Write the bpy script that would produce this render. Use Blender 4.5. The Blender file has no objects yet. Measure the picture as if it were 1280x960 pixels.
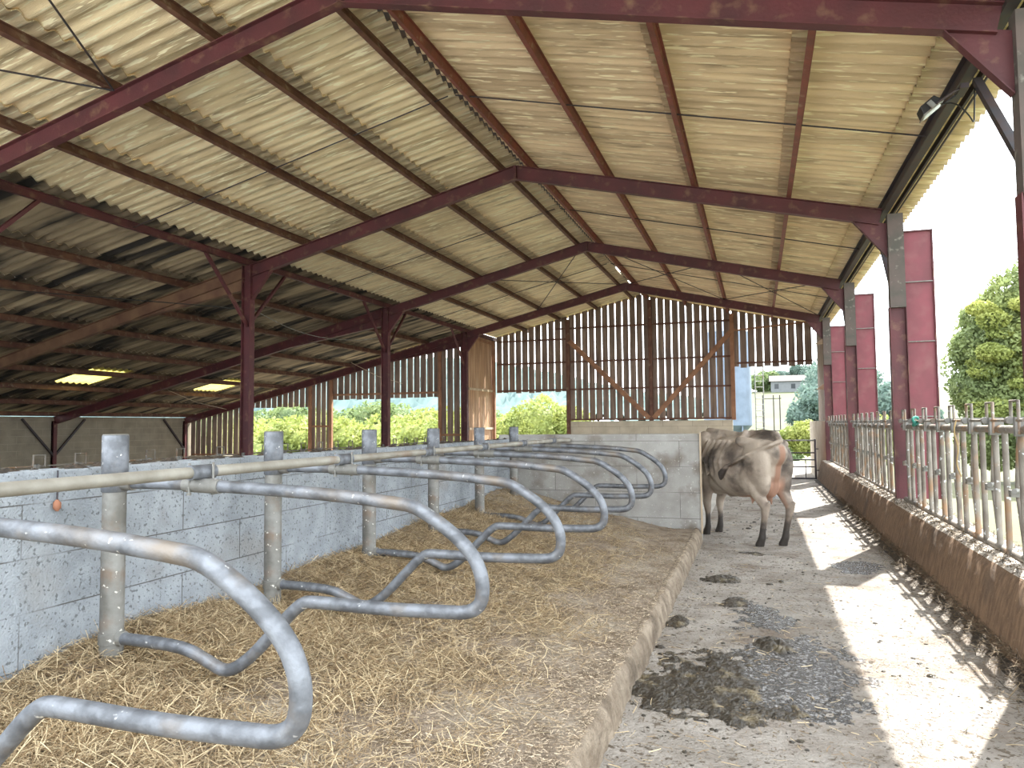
import bpy, math, random
import numpy as np
from mathutils import Vector, Matrix
from mathutils.noise import noise as pnoise
random.seed(7); rng = np.random.default_rng(7)
C = bpy.context.scene.collection
PI = math.pi

# ------------------------------------------------------------------ materials
def mat(name, base, rough=.7, metal=0., var=None, scale=3., stretch=(1,1,1), amount=.6, bump=0., bscale=None,
        speck=None, sscale=60., sthr=.62, contrast=(.35,.65), stain=None, stscale=1.2, stthr=(.5,.7), stst=(1,1,1), detail=6, transl=0., attr=None):
    m = bpy.data.materials.new(name); m.use_nodes = True
    nt = m.node_tree; N = nt.nodes; L = nt.links
    b = N['Principled BSDF']
    b.inputs['Roughness'].default_value = rough; b.inputs['Metallic'].default_value = metal
    tc = N.new('ShaderNodeTexCoord')
    def mapped(st):
        mp = N.new('ShaderNodeMapping'); mp.inputs['Scale'].default_value = st
        L.new(tc.outputs['Object'], mp.inputs['Vector']); return mp.outputs['Vector']
    vec = mapped(stretch)
    def nz(sc, v=None, det=detail):
        n = N.new('ShaderNodeTexNoise'); n.inputs['Scale'].default_value = sc; n.inputs['Detail'].default_value = det
        L.new(v or vec, n.inputs['Vector']); return n.outputs['Fac']
    def ramp(f, a, c):
        r = N.new('ShaderNodeMapRange'); r.inputs[1].default_value = a; r.inputs[2].default_value = c
        L.new(f, r.inputs[0]); return r.outputs[0]
    def mix(f, c1, c2):
        x = N.new('ShaderNodeMix'); x.data_type = 'RGBA'
        if hasattr(f, 'links'): L.new(f, x.inputs[0])
        else: x.inputs[0].default_value = f
        for c, i in ((c1, 6), (c2, 7)):
            if hasattr(c, 'links'): L.new(c, x.inputs[i])
            else: x.inputs[i].default_value = (*c, 1)
        return x.outputs[2]
    col = None
    c1 = base; c2 = var or tuple(x*amount for x in base)
    col = mix(ramp(nz(scale), *contrast), c1, c2)
    if attr:
        a = N.new('ShaderNodeAttribute'); a.attribute_name = 'tone'
        col = mix(a.outputs['Fac'], col, attr)
    if stain: col = mix(ramp(nz(stscale, mapped(stst)), *stthr), col, stain)
    if speck: col = mix(ramp(nz(sscale, det=2), sthr, sthr+.05), col, speck)
    L.new(col, b.inputs['Base Color'])
    if bump:
        bp = N.new('ShaderNodeBump'); bp.inputs['Strength'].default_value = bump; bp.inputs['Distance'].default_value = .02
        L.new(nz(bscale or scale*4), bp.inputs['Height']); L.new(bp.outputs['Normal'], b.inputs['Normal'])
    if transl:
        t = N.new('ShaderNodeBsdfTranslucent'); L.new(col, t.inputs['Color'])
        ms = N.new('ShaderNodeMixShader'); ms.inputs[0].default_value = transl
        L.new(b.outputs[0], ms.inputs[1]); L.new(t.outputs[0], ms.inputs[2]); L.new(ms.outputs[0], N['Material Output'].inputs['Surface'])
    m['_'] = 0
    return m, nt, b, mix, ramp, nz, mapped
def M_(*a, **k): return mat(*a, **k)[0]

red = M_('red_oxide_paint', (.115,.027,.032), .6, var=(.072,.021,.025), scale=2.5, bump=.15, bscale=40, stain=(.20,.11,.07), stscale=6, stthr=(.56,.75))
red_panel = M_('faded_red_sheet', (.21,.050,.066), .65, var=(.15,.040,.05), scale=3, stain=(.21,.085,.085), stscale=5, stthr=(.5,.8))
rust = M_('brown_purlin_paint', (.16,.075,.045), .7, var=(.09,.035,.025), scale=5, bump=.2, bscale=60, stain=(.26,.19,.13), stscale=9, stthr=(.58,.75))
redpur = M_('red_purlin_paint', (.23,.060,.040), .65, var=(.15,.05,.035), scale=5, bump=.2, bscale=60, stain=(.30,.2,.14), stscale=9, stthr=(.6,.75))
dark = M_('dark_steel', (.035,.035,.045), .6, var=(.05,.03,.03), scale=8)
roofm = M_('fibre_cement', (.90,.75,.50), .85, var=(.52,.40,.24), scale=1.3, stretch=(.45,7,1), contrast=(.40,.74), bump=.5, bscale=40, stain=(.16,.12,.075), stscale=1.9, stthr=(.56,.80), stst=(.5,6,1), speck=(.92,.85,.62), sscale=7, sthr=.57)  # streaks down the slope paint in corrugation shading as well as grime
roofr = M_('fibre_cement_lane_side', (.82,.64,.42), .85, var=(.47,.35,.225), scale=1.3, stretch=(.45,7,1), contrast=(.38,.72), bump=.5, bscale=40, stain=(.17,.12,.08), stscale=1.9, stthr=(.58,.80), stst=(.5,6,1), speck=(.90,.80,.56), sscale=7, sthr=.585)  # same painted corrugation shade and grime streaks, lane-side tone
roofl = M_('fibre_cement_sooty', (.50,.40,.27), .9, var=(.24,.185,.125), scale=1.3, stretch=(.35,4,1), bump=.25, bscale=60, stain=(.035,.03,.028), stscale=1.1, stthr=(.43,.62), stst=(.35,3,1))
galv = M_('galvanised_tube', (.20,.215,.24), .5, .35, var=(.105,.112,.125), scale=13, contrast=(.42,.62), bump=.15, bscale=60, stain=(.20,.165,.13), stscale=4, stthr=(.56,.74), speck=(.60,.60,.58), sscale=30, sthr=.70)
galvold = M_('weathered_galvanised', (.26,.26,.245), .6, .25, var=(.15,.145,.13), scale=9, bump=.15, bscale=50, stain=(.19,.13,.09), stscale=5, stthr=(.54,.68), speck=(.7,.68,.62), sscale=30, sthr=.67)
galvrail = M_('dusty_rail', (.36,.345,.30), .6, .2, var=(.23,.215,.18), scale=6, bump=.1, bscale=50, stain=(.25,.18,.13), stscale=3, stthr=(.56,.74))
lockm = M_('aged_feed_barrier_tube', (.26,.24,.21), .65, .15, var=(.15,.13,.11), scale=6, stain=(.27,.17,.10), stscale=4, stthr=(.52,.66), speck=(.62,.66,.68), sscale=25, sthr=.66)
wood = M_('weathered_planks', (.30,.225,.18), .85, var=(.15,.105,.085), scale=1.2, stretch=(9,9,.7), bump=.3, bscale=30, stain=(.24,.17,.11), stscale=1.5, stthr=(.55,.75), stst=(4,4,.5))
woodw = M_('warm_planks', (.50,.31,.18), .8, var=(.28,.155,.085), scale=1.4, stretch=(9,9,.7), bump=.3, bscale=30, stain=(.58,.42,.28), stscale=1.5, stthr=(.5,.75), stst=(4,4,.5))
timber = M_('brace_timber', (.36,.19,.11), .8, var=(.24,.12,.07), scale=4, bump=.2, bscale=30)
palew = M_('pale_timber', (.55,.45,.33), .8, var=(.42,.32,.22), scale=4)
rubber = M_('black_plastic', (.02,.02,.02), .5)
straw = M_('straw', (.30,.205,.105), .75, var=(.19,.125,.065), scale=3, attr=(.78,.64,.41), transl=.15)
dung = M_('fresh_manure', (.062,.052,.038), .32, var=(.035,.029,.022), scale=26, bump=1., bscale=55, stain=(.22,.18,.11), stscale=6, stthr=(.55,.7))
wet = M_('slurry_wet_concrete', (.10,.096,.092), .15, var=(.045,.043,.042), scale=30, bump=1., bscale=60, speck=(.27,.265,.26), sscale=46, sthr=.55)
debris = M_('damp_feed_litter', (.075,.055,.038), .85, var=(.03,.024,.018), scale=22, bump=1., bscale=50, attr=(.24,.18,.11))

def lines_on(name, base, var, lx, lz, axis, joint, **k):
    """block work: brick texture laid along a horizontal axis and z"""
    m, nt, b, mix, ramp, nz, mapped = mat(name, base, var=var, **k)
    N = nt.nodes; L = nt.links
    tc = [n for n in N if n.type == 'TEX_COORD'][0]
    sx = N.new('ShaderNodeSeparateXYZ'); L.new(tc.outputs['Object'], sx.inputs[0])
    cx = N.new('ShaderNodeCombineXYZ'); L.new(sx.outputs[axis], cx.inputs[0]); L.new(sx.outputs[2], cx.inputs[1])
    br = N.new('ShaderNodeTexBrick'); br.inputs['Scale'].default_value = 1.; br.inputs['Brick Width'].default_value = lx
    br.inputs['Row Height'].default_value = lz; br.inputs['Mortar Size'].default_value = .0035; br.inputs['Mortar Smooth'].default_value = .1
    L.new(cx.outputs[0], br.inputs['Vector'])
    old = b.inputs['Base Color'].links[0].from_socket
    # joints irregular: only where a noise allows
    f = N.new('ShaderNodeMath'); f.operation = 'MULTIPLY'; L.new(br.outputs['Fac'], f.inputs[0]); L.new(ramp(nz(1.7), .36, .5), f.inputs[1])
    L.new(mix(f.outputs[0], old, joint), b.inputs['Base Color'])
    return m
block = lines_on('concrete_block', (.345,.38,.415), (.26,.29,.32), 1.0, .25, 1, (.10,.10,.10), scale=8, rough=.85, bump=.5, bscale=90, speck=(.15,.165,.175), sscale=52, sthr=.60, stain=(.30,.29,.27), stscale=2.0, stthr=(.55,.8))
blockx = lines_on('concrete_block_partition', (.40,.395,.375), (.31,.30,.28), 1.1, .33, 0, (.15,.14,.13), scale=4, rough=.85, bump=.4, bscale=90, speck=(.55,.54,.5), sscale=40, sthr=.68, stain=(.16,.13,.10), stscale=2.6, stthr=(.52,.72))
blockold = lines_on('old_block_wall', (.30,.26,.20), (.23,.20,.155), .5, .2, 1, (.40,.36,.29), scale=3, rough=.9, bump=.3, bscale=60)
blocky = lines_on('pale_base_blocks', (.60,.54,.43), (.46,.41,.32), .9, .25, 0, (.24,.2,.15), scale=3, rough=.9, bump=.3, bscale=60)
conc = M_('lane_concrete', (.355,.325,.29), .8, var=(.24,.215,.185), scale=3.2, bump=1., bscale=50, stain=(.17,.135,.105), stscale=2.2, stthr=(.50,.70), speck=(.12,.095,.07), sscale=26, sthr=.61)
bedm = M_('dusty_bed', (.32,.26,.20), .9, var=(.18,.135,.09), scale=5, bump=1., bscale=60, stain=(.40,.35,.28), stscale=1.6, stthr=(.5,.68), speck=(.17,.12,.08), sscale=24, sthr=.65)
curbm = M_('curb_concrete', (.34,.28,.21), .9, var=(.20,.155,.11), scale=9, bump=1., bscale=45, stain=(.13,.10,.07), stscale=5, stthr=(.52,.7))
feedm = M_('stained_feed_wall', (.26,.165,.10), .88, var=(.14,.085,.05), scale=5, stretch=(6,6,.8), bump=.7, bscale=40, stain=(.10,.07,.05), stscale=2, stthr=(.56,.75), speck=(.38,.28,.18), sscale=30, sthr=.66)
ledgem = M_('feed_ledge', (.56,.51,.45), .85, var=(.36,.31,.25), scale=6, bump=.5, bscale=40, speck=(.08,.05,.03), sscale=16, sthr=.60)
palec = M_('pale_concrete_wall', (.60,.54,.45), .85, var=(.38,.31,.24), scale=2, stretch=(6,6,.5), bump=.3, bscale=40)
yardm = M_('yard_concrete', (.5,.48,.44), .85, scale=2, amount=.8)
fieldm = M_('meadow_grass', (.085,.095,.034), .9, var=(.062,.075,.026), scale=.12, stain=(.105,.105,.05), stscale=.05, stthr=(.5,.62), bump=.5, bscale=8)
def leaf(n, c, v): return M_(n, c, .7, var=v, scale=.9, transl=.35)
leaf_y = leaf('yellow_green_leaves', (.34,.37,.10), (.22,.27,.075))
leaf_g = leaf('fresh_green_leaves', (.22,.28,.10), (.13,.19,.085))
leaf_b = leaf('blue_green_leaves', (.15,.22,.18), (.11,.17,.15))
bark = M_('bark', (.06,.045,.032), .9, var=(.035,.026,.02), scale=6, stretch=(4,4,.6))
silom = M_('pale_blue_silo_steel', (.17,.22,.30), .5, .2, var=(.13,.17,.23), scale=2)
white = M_('white_render', (.16,.17,.18), .8, scale=2, amount=.85)
tile = M_('grey_roof_tiles', (.07,.06,.055), .8, scale=4)
glassm = M_('dark_panes', (.02,.025,.03), .2)
lampglass = M_('lamp_lens', (.55,.55,.5), .15)
ylight = M_('translucent_rooflight', (.80,.75,.40), .5, var=(.72,.66,.32), scale=3, transl=.75)

# ------------------------------------------------------------------ mesh builder
ORG = {}
class MB:
    def __init__(s): s.v = []; s.f = []; s.sm = []
    def add(s, vs, fs, smooth=False):
        o = len(s.v); s.v += [tuple(v) for v in vs]; s.f += [tuple(o+i for i in f) for f in fs]; s.sm += [smooth]*len(fs); return s
    def box(s, x0, x1, y0, y1, z0, z1):
        return s.add([(x,y,z) for x in (x0,x1) for y in (y0,y1) for z in (z0,z1)], [(0,1,3,2),(4,6,7,5),(0,4,5,1),(2,3,7,6),(0,2,6,4),(1,5,7,3)])
    def bar(s, p, q, w, h, up=(0,0,1), off=(0,0)):
        """box of width w (across) and height h (along up) from p to q"""
        p = Vector(p); q = Vector(q); d = (q-p).normalized(); u = Vector(up); u = (u - d*u.dot(d)).normalized(); r = d.cross(u)
        c = r*off[0] + u*off[1]
        vs = [e + c + r*a*w/2 + u*b*h/2 for e in (p,q) for a in (-1,1) for b in (-1,1)]
        return s.add(vs, [(0,1,3,2),(4,6,7,5),(0,4,5,1),(2,3,7,6),(0,2,6,4),(1,5,7,3)])
    def ibeam(s, p, q, w, h, up=(0,0,1), t=.010, tw=.008):
        s.bar(p, q, w, t, up, (0, h/2-t/2)); s.bar(p, q, w, t, up, (0, -h/2+t/2)); return s.bar(p, q, tw, h-2*t, up)
    def tube(s, pts, r, n=12, cap=True):
        pts = [Vector(p) for p in pts]; R = r if hasattr(r, '__len__') else [r]*len(pts)
        rings = []; pu = None
        for i, p in enumerate(pts):
            d = (pts[min(i+1,len(pts)-1)] - pts[max(i-1,0)]).normalized()
            if pu is None: pu = Vector((0,0,1)) if abs(d.z) < .9 else Vector((1,0,0))
            u = (pu - d*pu.dot(d)).normalized(); pu = u; w = d.cross(u)
            rings.append([p + (u*math.cos(a) + w*math.sin(a))*R[i] for a in [2*PI*k/n for k in range(n)]])
        vs = [v for g in rings for v in g]; fs = []
        for i in range(len(pts)-1):
            for k in range(n): fs.append((i*n+k, i*n+(k+1)%n, (i+1)*n+(k+1)%n, (i+1)*n+k))
        s.add(vs, fs, True)
        if cap:
            s.add(rings[0], [tuple(range(n))[::-1]]); s.add(rings[-1], [tuple(range(n))])
        return s
    def prism(s, poly, ax, a, b):
        """poly of 2D points extruded along axis ax ('x','y','z') from a to b"""
        def P(u, v, t): return {'x':(t,u,v),'y':(u,t,v),'z':(u,v,t)}[ax]
        n = len(poly); vs = [P(u,v,a) for u,v in poly] + [P(u,v,b) for u,v in poly]
        return s.add(vs, [tuple(range(n))[::-1], tuple(range(n,2*n))] + [(i,(i+1)%n,n+(i+1)%n,n+i) for i in range(n)])
    def build(s, name, m, parent=None, origin=None, bevel=0, recalc=True):
        V = np.array(s.v, dtype=float)
        if parent is not None: o = Vector(ORG[parent.name])
        elif origin is not None: o = Vector(origin)
        else:
            lo = V.min(0); hi = V.max(0); o = Vector(((lo[0]+hi[0])/2, (lo[1]+hi[1])/2, lo[2]))
        me = bpy.data.meshes.new(name); me.from_pydata((V - np.array(o)).tolist(), [], s.f)
        me.polygons.foreach_set('use_smooth', s.sm); me.materials.append(m)
        if recalc and len(s.f) < 60000:
            import bmesh
            bm = bmesh.new(); bm.from_mesh(me); bmesh.ops.recalc_face_normals(bm, faces=bm.faces); bm.to_mesh(me); bm.free()
        ob = bpy.data.objects.new(name, me); C.objects.link(ob)
        ORG[ob.name] = tuple(o)
        if parent is not None: ob.parent = parent
        else: ob.location = o
        if bevel:
            b = ob.modifiers.new('b', 'BEVEL'); b.width = bevel; b.segments = 2; b.limit_method = 'ANGLE'
        return ob
def smooth_path(pts, it=3):
    """corner rounding of a 3-D polyline (Chaikin)"""
    P = [Vector(p) for p in pts]
    for _ in range(it):
        Q = [P[0]]
        for a, b in zip(P[:-1], P[1:]): Q += [a*.75+b*.25, a*.25+b*.75]
        Q.append(P[-1]); P = Q
    return P
def tag(o, label, cat, group=None, kind=None):
    o['label'] = label; o['category'] = cat
    if group: o['group'] = group
    if kind: o['kind'] = kind
    return o
def struct(o, label=None):
    o['kind'] = 'structure'
    if label: o['label'] = label
    return o
def thing(name, loc, label, cat, group=None):
    o = bpy.data.objects.new(name, None); C.objects.link(o); o.location = loc; ORG[o.name] = tuple(loc); o.empty_display_size = .2
    return tag(o, label, cat, group)
def copy_tree(o, delta=None, parent=None):
    c = o.copy(); C.objects.link(c)
    if parent is not None: c.parent = parent
    ORG[c.name] = tuple(Vector(ORG[o.name]) + (Vector(delta) if delta else Vector()))
    if delta: c.location = Vector(o.location) + Vector(delta)
    for ch in [x for x in bpy.data.objects if x.parent == o]: copy_tree(ch, None, c)
    return c
def bx(*a): return MB().box(*a)

# ------------------------------------------------------------------ dimensions
XL, XA, XR, XO = -8.38, -3.44, 1.66, -18.9
SL = .2365
F = [0.56, 5.56, 10.56, 15.56, 20.56]
def zr(x, base): return base - SL*abs(x-XA)            # a line parallel to the roof, base = height at the ridge
ZRB, ZRT, ZSH = 5.28, 5.49, 5.662                        # rafter underside, rafter top, sheet
YG, YLG = 23.2, 20.85
Y0R = 1.1

# ------------------------------------------------------------------ terrain and floors
def terrain_h(x, y):
    d = y
    base = -.25
    if y > 30: base += -2.2*min(1, (y-30)/40)
    if y > 75: base += 11.5*min(1, (y-75)/110)**1.2*max(0, min(1, (x+22)/20))
    return base + .25*pnoise(Vector((x*.03, y*.03, 0)))*min(1, max(0, (y-26)/20))
g = MB(); nx, ny = 90, 90
xs = np.linspace(-330, 190, nx); ys = np.concatenate([np.linspace(-40, 100, 50), np.linspace(105, 420, 40)])
vs = [(x, y, terrain_h(x, y)) for y in ys for x in xs]
g.add(vs, [(j*nx+i, j*nx+i+1, (j+1)*nx+i+1, (j+1)*nx+i) for j in range(ny-1) for i in range(nx-1)], True)
struct(g.build('terrain', fieldm), 'sunlit meadow rolling away beyond the barn')

struct(bx(-.76, 1.62, -6, 30, -.25, 0).build('floor_lane', conc), 'concrete cow lane strewn with dung')
struct(bx(-19.1, -3.1, -6, 21, -.3, -.05).build('floor_lean_to', yardm), 'concrete floor of the lean-to')
struct(bx(-8.4, -.76, 9.7, 23.3, -.3, 0).build('floor_back', yardm), 'concrete floor behind the stalls')
struct(bx(-26, 8, -26, -6, -.25, 0).build('floor_yard', yardm), 'concrete yard at the open front of the barn')

# raised bed with rough curb
def bed_h(x, y):
    t = min(1, max(0, (-1.1-x)/2.1))
    h = .165 + .23*t**1.3
    h += .05*pnoise(Vector((x*1.3, y*1.1, 3)))*(.25+t) + .018*pnoise(Vector((x*5, y*5, 1)))*(.3+t) + .006*pnoise(Vector((x*16, y*16, 2)))
    h += .17*min(1,max(0,(y-4)/4))*t
    h += .10*t*math.exp(-((x+2.9)/.5)**2)*max(0, pnoise(Vector((y*1.1, 0, 9)))+.35) + .06*math.exp(-((y-9.3)/.8)**2)*t
    return h
bd = MB(); nx, ny = 90, 380
X = np.linspace(-3.21, -.78, nx); Yv = np.linspace(.2, 9.58, ny)
vs = [(x, y, bed_h(x, y)) for y in Yv for x in X]
bd.add(vs, [(j*nx+i, j*nx+i+1, (j+1)*nx+i+1, (j+1)*nx+i) for j in range(ny-1) for i in range(nx-1)], True)
struct(bd.build('floor_bed', bedm), 'raised cubicle bed covered in trampled straw')
cb = MB(); n = 620; prof = [(-.80, .155), (-.775, .172), (-.735, .160), (-.715, .13), (-.70, .07), (-.69, -.02)]
vs = []
for j in range(n):
    y = .2 + 9.4*j/(n-1)
    for i, (x, z) in enumerate(prof):
        k = pnoise(Vector((x*4, y*2.3, i*.4))); k2 = pnoise(Vector((x*9, y*11, i*.7)))
        k3 = pnoise(Vector((x*22, y*34, i*.9)))
        vs.append((x + (.014*k + .012*k2 + .010*k3)*(i > 0), y, z + (.008*k + .007*k2 + .006*k3)*(0 < i < 5)))
m_ = len(prof)
cb.add(vs, [(j*m_+i, j*m_+i+1, (j+1)*m_+i+1, (j+1)*m_+i) for j in range(n-1) for i in range(m_-1)], True)
struct(cb.build('trim_1', curbm), 'worn concrete curb between straw bed and cow lane')

# ------------------------------------------------------------------ walls
struct(bx(-3.42, -3.22, .2, 9.8, -.1, 1.30).build('wall_stall', block, bevel=.01), 'pale grey block wall at the head of the stalls')
w = MB(); nn = 120       # dusty crumbs along the wall top
for k in range(nn):
    y = .4 + 9.2*random.random(); x = -3.32 + .06*random.uniform(-1,1); r = random.uniform(.012,.035)
    w.add([(x+r*math.cos(a)*random.uniform(.7,1.5), y+r*2.4*math.sin(a), 1.298) for a in [i*PI/3 for i in range(6)]] + [(x,y,1.30+r*.7)], [(i,(i+1)%6,6) for i in range(6)])
tag(w.build('dust_and_chaff', debris), 'brown chaff and crumbs lying along the top of the stall wall', 'chaff', kind='stuff')
struct(bx(-3.42, -.70, 9.62, 9.80, -.05, 1.36).build('wall_partition', blockx, bevel=.012), 'stained concrete partition closing the stall row beside the cow')
struct(MB().bar((-.695,9.615,.1), (-.695,9.615,1.372), .02, .03, (0,1,0)).build('trim_2', palew), 'pale edge strip on the partition end')
struct(bx(-19.1, -8.5, .95, 1.1, -.3, 1.8).build('wall_added_shade', blockold), 'unseen block wall added to shade the near end of the lean-to')  # added out of view to darken the lean-to
struct(bx(-19.1, -18.95, 1, 21, -.3, 1.84).build('wall_outer', blockold), 'old block wall closing the low side of the lean-to')
struct(bx(-5.78, -.70, YG-.05, YG+.13, -.1, 1.58).build('wall_gable_base', blocky, bevel=.01), 'pale block base under the slatted gable')
struct(bx(-8.45, -5.78, YG-.05, YG+.13, -.1, .9).build('wall_gable_sill', blocky), 'low block sill under the gable opening')
struct(bx(-19.0, -8.4, YLG, YLG+.15, -.3, .52).build('wall_lean_to_base', blocky), 'block base under the slatted end of the lean-to')
struct(bx(1.47, 1.72, 20.75, YG+.1, -.1, 1.52).build('wall_right', palec, bevel=.01), 'pale streaked concrete wall beside the gate')

def boards(sections, y, name, label, m=wood, pitch=.222, gap=.038):
    b = MB()
    for x0, x1, zf in sections:
        n = max(1, round((x1-x0)/pitch)); p = (x1-x0)/n
        for i in range(n):
            a = x0+i*p; c = a+p-gap+random.uniform(-.007,.007); z0 = zf + random.uniform(-.015,.03)
            t0 = zr(a, ZSH-.06); t1 = zr(c, ZSH-.06); dy = random.uniform(0,.008)
            b.prism([(a,z0),(c,z0),(c,t1),(a,t0)] if not a < XA < c else [(a,z0),(c,z0),(c,t1),(XA,ZSH-.06),(a,t0)], 'y', y+dy, y+.022+dy)
    return struct(b.build(name, m), label)
boards([(-8.3,-5.8,2.55), (-5.78,-.68,1.60), (-.66,1.62,3.17)], YG, 'wall_gable', 'gable of spaced vertical boards with daylight between them')
boards([(-18.9,-16.42,.52), (-16.42,-14.0,2.14), (-14.0,-13.2,.52), (-13.2,-9.32,2.36), (-9.32,-8.42,.52)], YLG, 'wall_lean_to_end', 'lean-to end of spaced boards around two openings')
b = MB()
for i in range(16):
    y = YLG+.02 + i*.148; b.box(XL-.08, XL-.055, y, y+.141, .55, zr(XL, ZSH)-.12)
struct(b.build('wall_plank_return', woodw), 'close-boarded warm brown plank wall joining the two gables')
b = MB()
for i in range(15):
    y = 20.95 + i*.15; b.box(1.72, 1.742, y, y+.138, 1.53, 4.15)
struct(b.build('wall_plank_side', wood), 'dark plank wall above the pale concrete by the gate')

# gable framing
def stick(name, p, q, w_, h_, m, label, cat, group=None, up=(0,0,1), fn='bar'):
    b = MB(); getattr(b, fn)(p, q, w_, h_, up); return tag(b.build(name, m), label, cat, group)
yy = YG-.07
stick('timber_brace', (-5.74,yy-.04,4.20), (-3.20,yy-.04,1.66), .05, .15, timber, 'diagonal timber brace on the gable, on the side of the square opening', 'brace', 'diagonal braces on the gable', (0,0,1))
stick('timber_brace', (-.60,yy-.04,4.36), (-3.06,yy-.04,1.66), .05, .15, timber, 'diagonal timber brace on the gable, on the side above the cow', 'brace', 'diagonal braces on the gable', (0,0,1))
for x, z0, lab in ((-5.80,.9,'brown post beside the square opening in the gable'), (-3.13,1.58,'brown post rising to the peak of the slatted gable'), (-.66,1.58,'brown post beside the doorway where the gable lets out the lane')):
    stick('gable_post', (x,yy,z0), (x,yy,zr(x,ZRT)-.02), .12, .10, rust if x != -.66 else timber, lab, 'post', 'posts of the gable', (0,1,0))
for x0, x1, z, lab in ((-8.25,-.68,3.52,'thin horizontal rail across the middle of the gable'), (-8.25,-.68,2.62,'thin horizontal rail just above the square opening'), (-6.2,-.6,4.62,'thin horizontal rail near the gable peak'),
                       (-5.76,-.70,1.64,'rail at the foot of the gable boards'), (-.62,1.60,3.30,'rail over the doorway at the end of the lane'), (-8.2,-5.86,4.28,'short rail high on the gable next to the plank wall')):
    stick('gable_girt', (x0,yy+.03,z), (x1,yy+.03,z), .05, .055, rust, lab, 'rail', 'rails of the gable')
stick('eave_strut', (-.55,yy,4.30), (1.6,yy-.3,4.42), .04, .05, timber, 'slender strut from gable post to the lane-side eave', 'strut')
for x0, x1, z, lab in ((-13.2,-9.3,2.52,'rail above the wide lean-to opening'), (-18.8,-16.4,.56,'rail at the foot of the lean-to boards'), (-14.0,-13.2,1.5,'short rail across the narrow boarded pier'), (-9.3,-8.45,1.2,'short rail on the boards beside the corner column')):
    stick('lean_to_girt', (x0,YLG-.03,z), (x1,YLG-.03,z), .05, .06, timber, lab, 'rail', 'rails of the lean-to end')
for x, lab in ((-16.42,'post at the low edge of the farther lean-to opening'),(-14.0,'post on the outer side of the boarded pier'),(-13.2,'post on the inner side of the boarded pier'),(-9.32,'post at the high edge of the wide lean-to opening')):
    stick('timber_post', (x,YLG-.05,.52), (x,YLG-.05,zr(x,ZRT)-.05), .09, .09, timber, lab, 'post', 'posts of the lean-to end', (0,1,0))
for z, lab in ((2.62,'pale horizontal rail across the plank wall, upper one'),(1.38,'pale horizontal rail across the plank wall, lower one'),(4.22,'brown rail along the top of the plank wall')):
    stick('plank_wall_rail', (XL-.02,YLG+.05,z), (XL-.02,YG-.1,z), .06, .07, palew if z<4 else timber, lab, 'rail', 'rails of the plank wall')
stick('timber_post', (XL+.02,YG-.12,.9), (XL+.02,YG-.12,zr(XL,ZRT)), .1, .1, timber, 'post in the corner where the plank wall meets the gable', 'post', None, (0,1,0))
for z, lab in ((3.55,'upper girt end on the dark side planks, sunlight in its pale colour'),(2.35,'lower girt end on the dark side planks, sunlight in its pale colour')):
    b = MB().prism([(1.50,z-.0),(1.70,z+.16),(1.70,z)], 'y', 20.85, 20.95)
    tag(b.build('sunlit_girt_end', palew), lab, 'bracket', 'sunlit girt ends by the gate')  # wedges for sunlit girt ends, sunlight put into their pale colour

# ------------------------------------------------------------------ roof sheeting
PIT, AMP, TH = .177, .027, .011
def sheet_courses(xs, y0, y1, base, side, skip=None, wave=7):
    """xs: course limits from the ridge down. each course runs from xs[i] (uphill, tucked under) to xs[i+1]"""
    b = MB(); dy = PIT/wave; n = int(round((y1-y0)/dy))
    for i in range(len(xs)-1):
        u, d = xs[i], xs[i+1]
        lap = .14
        if i: u = u + lap*(1 if d < u else -1)
        segs = 4
        runs = [(0, n)]
        if skip:
            for (ci, sy0, sy1) in skip:
                if ci == i:
                    new = []
                    for a, c in runs:
                        k0 = int((sy0-y0)/dy); k1 = int((sy1-y0)/dy)
                        new += [(a, k0), (k1, c)] if a < k0 and k1 < c else [(a, c)]
                    runs = new
        for a, c in runs: strip(b, u, d, segs, y0, dy, a, c, i)
    return b
def strip(b, u, d, segs, y0, dy, a, c, i):
    vs = []; m = segs+1
    for layer in (0, 1):
        for k in range(a, c+1):
            y = y0 + k*dy; wv = AMP*math.cos(2*PI*y/PIT)
            for j in range(m):
                t = j/segs; x = u + (d-u)*t
                z = zr(x, ZSH) + wv - .028*(1-t) + .004 + layer*TH
                vs.append((x, y, z))
    nrow = c-a+1; fs = []
    for k in range(nrow-1):
        for j in range(segs):
            q = (k*m+j, k*m+j+1, (k+1)*m+j+1, (k+1)*m+j); o = nrow*m
            fs.append(q[::-1]); fs.append(tuple(o+t for t in q))
        for j in (0, segs):
            fs.append((k*m+j, (k+1)*m+j, nrow*m+(k+1)*m+j, nrow*m+k*m+j))
    b.add(vs, fs, True)
PL = [-3.68, -4.82, -6.05, -7.25]
PR = [-3.20, -2.00, -.76, .50]
PO = [-9.70, -11.02, -12.34, -13.66, -14.98, -16.30, -17.62, -18.80]
y1m = YG+.5
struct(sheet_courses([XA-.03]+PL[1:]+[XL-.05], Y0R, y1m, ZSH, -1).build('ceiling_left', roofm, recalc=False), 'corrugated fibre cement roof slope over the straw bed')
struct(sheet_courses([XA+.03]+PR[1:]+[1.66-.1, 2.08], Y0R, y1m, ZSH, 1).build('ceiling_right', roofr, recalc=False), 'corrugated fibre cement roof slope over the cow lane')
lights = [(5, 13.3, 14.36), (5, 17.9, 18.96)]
struct(sheet_courses([XL+.16]+PO[:-1]+[XO-.25], Y0R, YLG+.35, ZSH, -1, skip=lights).build('ceiling_lean_to', roofl, recalc=False), 'sooty corrugated roof slope of the lean-to')
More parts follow.
